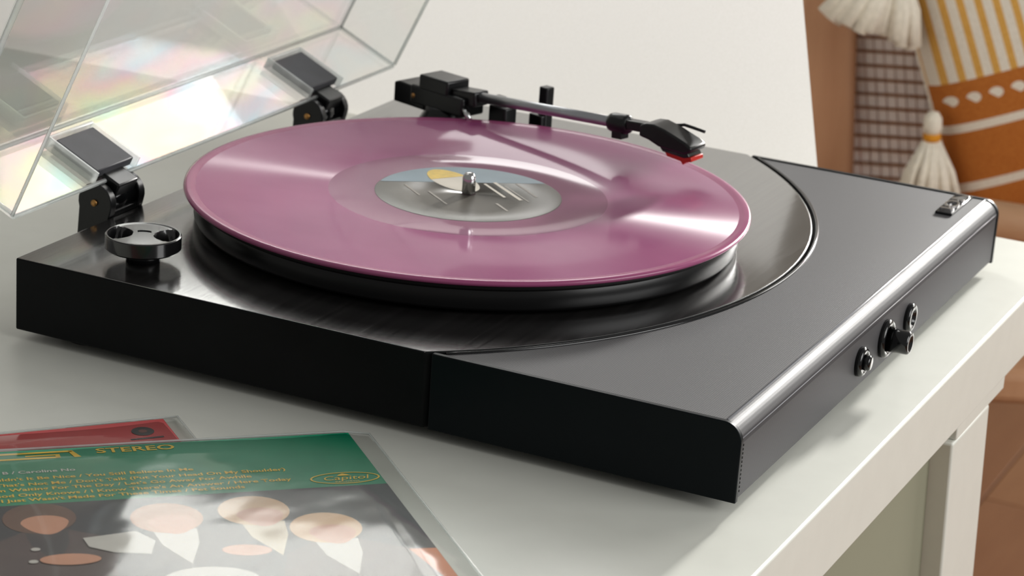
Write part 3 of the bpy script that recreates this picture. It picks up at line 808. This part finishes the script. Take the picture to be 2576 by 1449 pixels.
# ================================================================== CHAIR AND CUSHION
ER, EF = Vector((0.902, 0.432, 0)), Vector((0.432, -0.902, 0))
CH0 = Vector((30, 1165, TOPZ))
def chp(s, f, z): return CH0 + ER * s + EF * f + Z * z       # along the chair back, towards the sitter, height above plinth top
def add_chair():
    t = thing('cane_chair', chp(140, 150, FLOOR - TOPZ), 'tan wooden chair with woven cane back, standing behind the table', 'chair')
    zf = FLOOR - TOPZ
    for s0, s1 in ((-26, 34), (282, 342)):
        m = MB()
        # back post leaning slightly
        prof = [(s0 + 30, zf), (s1 + 22, zf), (s1 + 16, -330), (s1 - 16, 60), (s0 - 12, 60), (s0 + 16, -330)]
        vs = [(a_, b_) for a_, b_ in prof]
        m.prism(vs, CH0 + EF * -22, ER, Z, EF, 44).build('back_post', 'chair_wood', t, bevel=9, seg=4)
    MB().obox(chp(158, 0, 66), ER, EF, Z, 175, 20, 24).build('top_rail', 'chair_wood', t, bevel=8, seg=3)
    MB().obox(chp(172, 0, -318), ER, EF, Z, 140, 14, 16).build('lower_rail', 'chair_wood', t, bevel=5, seg=3)
    MB().obox(chp(172, -8, -130), (ER * -0.165 + Z).normalized(), ER, EF, 185, 140, 1.0).build('cane_backing', 'cane_back', t)
    proto = None
    for i in range(29):
        s = 31 + 9.0 * i
        if proto is None:
            # upright flat strip, leaning like the post
            o = MB().obox(chp(31, -4, -130), (ER * -0.165 + Z).normalized(), ER, EF, 185, 3.9, 1.0).build('cane_strip', 'cane_pale', t)
            proto = o
        else:
            o = proto.copy(); COL.objects.link(o); o.parent = t
            o.location = ER * (9.0 * i * S)
    proto = None
    for i in range(29):
        if proto is None:
            o = MB().obox(chp(172, 1.5, -312), ER, EF, Z, 142, 1.2, 1.2).build('cane_strand', 'cane_brown', t); proto = o
        else:
            o = proto.copy(); COL.objects.link(o); o.parent = t
            o.location = (Z * 13.0 * i - ER * (2.15 * i)) * S
    MB().obox(chp(165, 205, -264), ER, EF, Z, 175, 215, 14).build('seat', 'chair_wood', t, bevel=8, seg=3)
    # rounded front rail of the seat
    for sgn, s in ((0, 20), (1, 310)):
        m = MB(); m.tube([chp(s, 385, zf), chp(s, 385, -270)], [17, 22], 16); m.build('front_leg', 'chair_wood', t)
    MB().tube([(200, 952, TOPZ - 170), (500, 1040, TOPZ - 186), (700, 1100, TOPZ - 196)], 15.5, 18).build('arm_rail', 'seat_wood', t)
    MB().tube([(560, 1058, TOPZ - 190), (560, 1058, FLOOR)], 16, 16).build('arm_post', 'seat_wood', t)
    return t
add_chair()

# cushion: rotated about 20 degrees, leaning on the chair back
CU_O = chp(84.6, 102, -128.5)                     # a point on its left edge
ca = math.radians(21)
UP = (Z + EF * -0.12).normalized()
PU = (ER * math.cos(ca) + UP * math.sin(ca)).normalized(); PV = (ER * math.sin(ca) - UP * math.cos(ca)).normalized()  # PV: down the cushion
PN = PV.cross(PU).normalized()
if PN.dot(EF) < 0: PN = -PN
def pillow_mat():
    k = NT('mustard_and_white_weave')
    tc = k.node('ShaderNodeTexCoord')
    sp = k.node('ShaderNodeSeparateXYZ'); k.link(tc.outputs['UV'], sp.inputs[0])
    uu, vv = sp.outputs[0], sp.outputs[1]        # UV in metres on the cushion cover
    def math_(op, a, b=None, c=None):
        x = k.node('ShaderNodeMath'); x.operation = op
        for i, q in enumerate((a, b, c)):
            if q is None: continue
            if isinstance(q, (int, float)): x.inputs[i].default_value = q
            else: k.link(q, x.inputs[i])
        return x.outputs[0]
    def band(lo, hi, val): return math_('MULTIPLY', math_('GREATER_THAN', val, lo), math_('LESS_THAN', val, hi))
    # stripes above the border
    st = math_('GREATER_THAN', math_('FRACT', math_('MULTIPLY', math_('ADD', uu, 1.0), 1 / 0.0142)), 0.56)
    stripes = math_('MULTIPLY', math_('MULTIPLY', st, math_('LESS_THAN', vv, -0.0165)), math_('GREATER_THAN', uu, 0.006))
    # border with small light motifs
    inside = math_('GREATER_THAN', uu, 0.0065)
    solid = math_('ADD', math_('ADD', band(-0.0165, 0.0205, vv), band(0.0280, 0.0735, vv)), math_('ADD', band(0.0815, 0.30, vv), 0.0))
    fu = math_('SUBTRACT', math_('FRACT', math_('MULTIPLY', math_('SUBTRACT', uu, 0.012), 1 / 0.0185)), 0.42)
    dv = math_('MULTIPLY', math_('SUBTRACT', vv, -0.0005), 1 / 0.0185)
    r2 = math_('ADD', math_('MULTIPLY', fu, fu), math_('MULTIPLY', math_('MULTIPLY', dv, dv), 1.6))
    motif = math_('MULTIPLY', math_('LESS_THAN', r2, 0.105), math_('GREATER_THAN', math_('ADD', fu, math_('MULTIPLY', dv, -1.1)), -0.24))
    solid = math_('MULTIPLY', math_('MULTIPLY', solid, math_('SUBTRACT', 1.0, motif)), inside)
    n = k.noise(k.coords((500, 500, 500)), 1.0, 2)
    white = k.ramp(n, [(0.3, lin((214, 206, 190))), (0.7, lin((228, 220, 206)))])
    must = k.ramp(n, [(0.3, lin((168, 98, 44))), (0.7, lin((182, 112, 52)))])
    gold = k.ramp(n, [(0.3, lin((200, 150, 72))), (0.7, lin((214, 166, 88)))])
    m1 = k.node('ShaderNodeMix'); m1.data_type = 'RGBA'
    k.link(stripes, m1.inputs[0]); k.link(white, m1.inputs[6]); k.link(gold, m1.inputs[7])
    m2 = k.node('ShaderNodeMix'); m2.data_type = 'RGBA'
    k.link(solid, m2.inputs[0]); k.link(m1.outputs[2], m2.inputs[6]); k.link(must, m2.inputs[7])
    k.link(m2.outputs[2], k.b.inputs['Base Color'])
    k.b.inputs['Roughness'].default_value = 0.9; k.b.inputs['Specular IOR Level'].default_value = 0.1
    k.bump(n, 0.3, 0.001)
    return k.m
M['pillow'] = pillow_mat()
def add_pillow():
    SZU, V0, V1 = 360.0, -190.0, 120.0
    base = CU_O + PU * (SZU / 2) + PV * V1
    t = thing('cushion', base, 'mustard and white patterned cushion with tassels, leaning on the cane chair', 'cushion')
    m = MB(); N = 44; uvs = {}
    for s in (1, -1):
        g = []
        for i in range(N + 1):
            row = []
            for j in range(N + 1):
                a, b = -1 + 2 * i / N, -1 + 2 * j / N
                th = max(0.0, (1 - abs(a) ** 2.4)) ** 0.5 * max(0.0, (1 - abs(b) ** 2.4)) ** 0.5
                pin = 1 - 0.035 * (1 - b * b) * abs(a) ** 3; pin2 = 1 - 0.035 * (1 - a * a) * abs(b) ** 3
                uu = SZU / 2 + a * pin * SZU / 2; vv = (V0 + V1) / 2 + b * pin2 * (V1 - V0) / 2
                p = CU_O + PU * uu + PV * vv + PN * (s * 58 * th - 22)
                uvs[len(m.v)] = (uu * S, vv * S)
                row.append(len(m.v)); m.v.append(p)
            g.append(row)
        for i in range(N):
            for j in range(N):
                m.f.append([g[i][j], g[i + 1][j], g[i + 1][j + 1], g[i][j + 1]]); m.mi.append(0); m.sm.append(True)
    o = m.build('cushion_cover', 'pillow', t)
    uv = o.data.uv_layers.new(name='UVMap')
    for lp in o.data.loops: uv.data[lp.index].uv = uvs[lp.vertex_index]
    # piped edge
    MB().tube([CU_O + PU * (1.5 + 6.5 * (1 - (b / 153.0) ** 2)) + PV * (b - 35) - PN * 22 for b in range(-150, 151, 10)], 3.0, 8).build('edge_piping', 'fringe', t)
    def tassel(top, head_r, wrap, skirt_r, length, dirv, flat_=1.0, seedv=1):
        random.seed(seedv)
        dz = Vector(dirv).normalized()
        hd = MB().lathe([(0, 0), (head_r * .6, 1.0), (head_r, head_r * .8), (head_r * 1.02, head_r * 1.8), (head_r * .8, head_r * 2.6), (0, head_r * 2.6)], top, dz, n=20).build('tassel', 'fringe', t)
        h0 = head_r * 2.5
        if wrap: MB().lathe([(head_r * .8, 0), (head_r * .98, 1.2), (head_r * .98, 6.2), (head_r * .8, 7.4)], Vector(top) + dz * (h0 - 1), dz, n=20).build('tassel_wrap', 'mustard_yarn', hd)
        st = Vector(top) + dz * (h0 + (4 if wrap else 0))
        ax = ER.copy(); ay = dz.cross(ax).normalized(); ax = ay.cross(dz).normalized()
        n_ = 40
        proto_m = MB()
        for i in range(n_):
            a_ = 2 * PI * i / n_ + random.uniform(-.1, .1); rr = skirt_r * random.uniform(.45, 1.0)
            rr0 = head_r * 0.7
            p0 = st + (ax * math.cos(a_) + ay * math.sin(a_) * flat_) * rr0 * 0.8
            p1 = st + dz * length * .55 + (ax * math.cos(a_) + ay * math.sin(a_) * flat_) * (rr * .72)
            p2 = st + dz * length * random.uniform(.93, 1.04) + (ax * math.cos(a_) + ay * math.sin(a_) * flat_) * rr
            w = max(2.2, skirt_r * 0.13)
            proto_m.tube([p0, p1, p2], [w * .8, w * 1.1, w], 6)
        proto_m.build('tassel_fringe', 'fringe', hd)['kind'] = 'stuff'
    tassel(CU_O + PU * 2 + PV * 1 + EF * 14 + Z * 2, 8.0, True, 27, 54, -Z + ER * 0.06, 0.6, 3)
    tassel(chp(46, 113, 22), 10, False, 46, 62, -Z + ER * -0.26, 0.4, 5)
    MB().tube([CU_O + PU * 6 + PV * -118 - PN * 22, chp(46, 113, 23)], 2.5, 8).build('tassel_cord', 'fringe', t)
add_pillow()
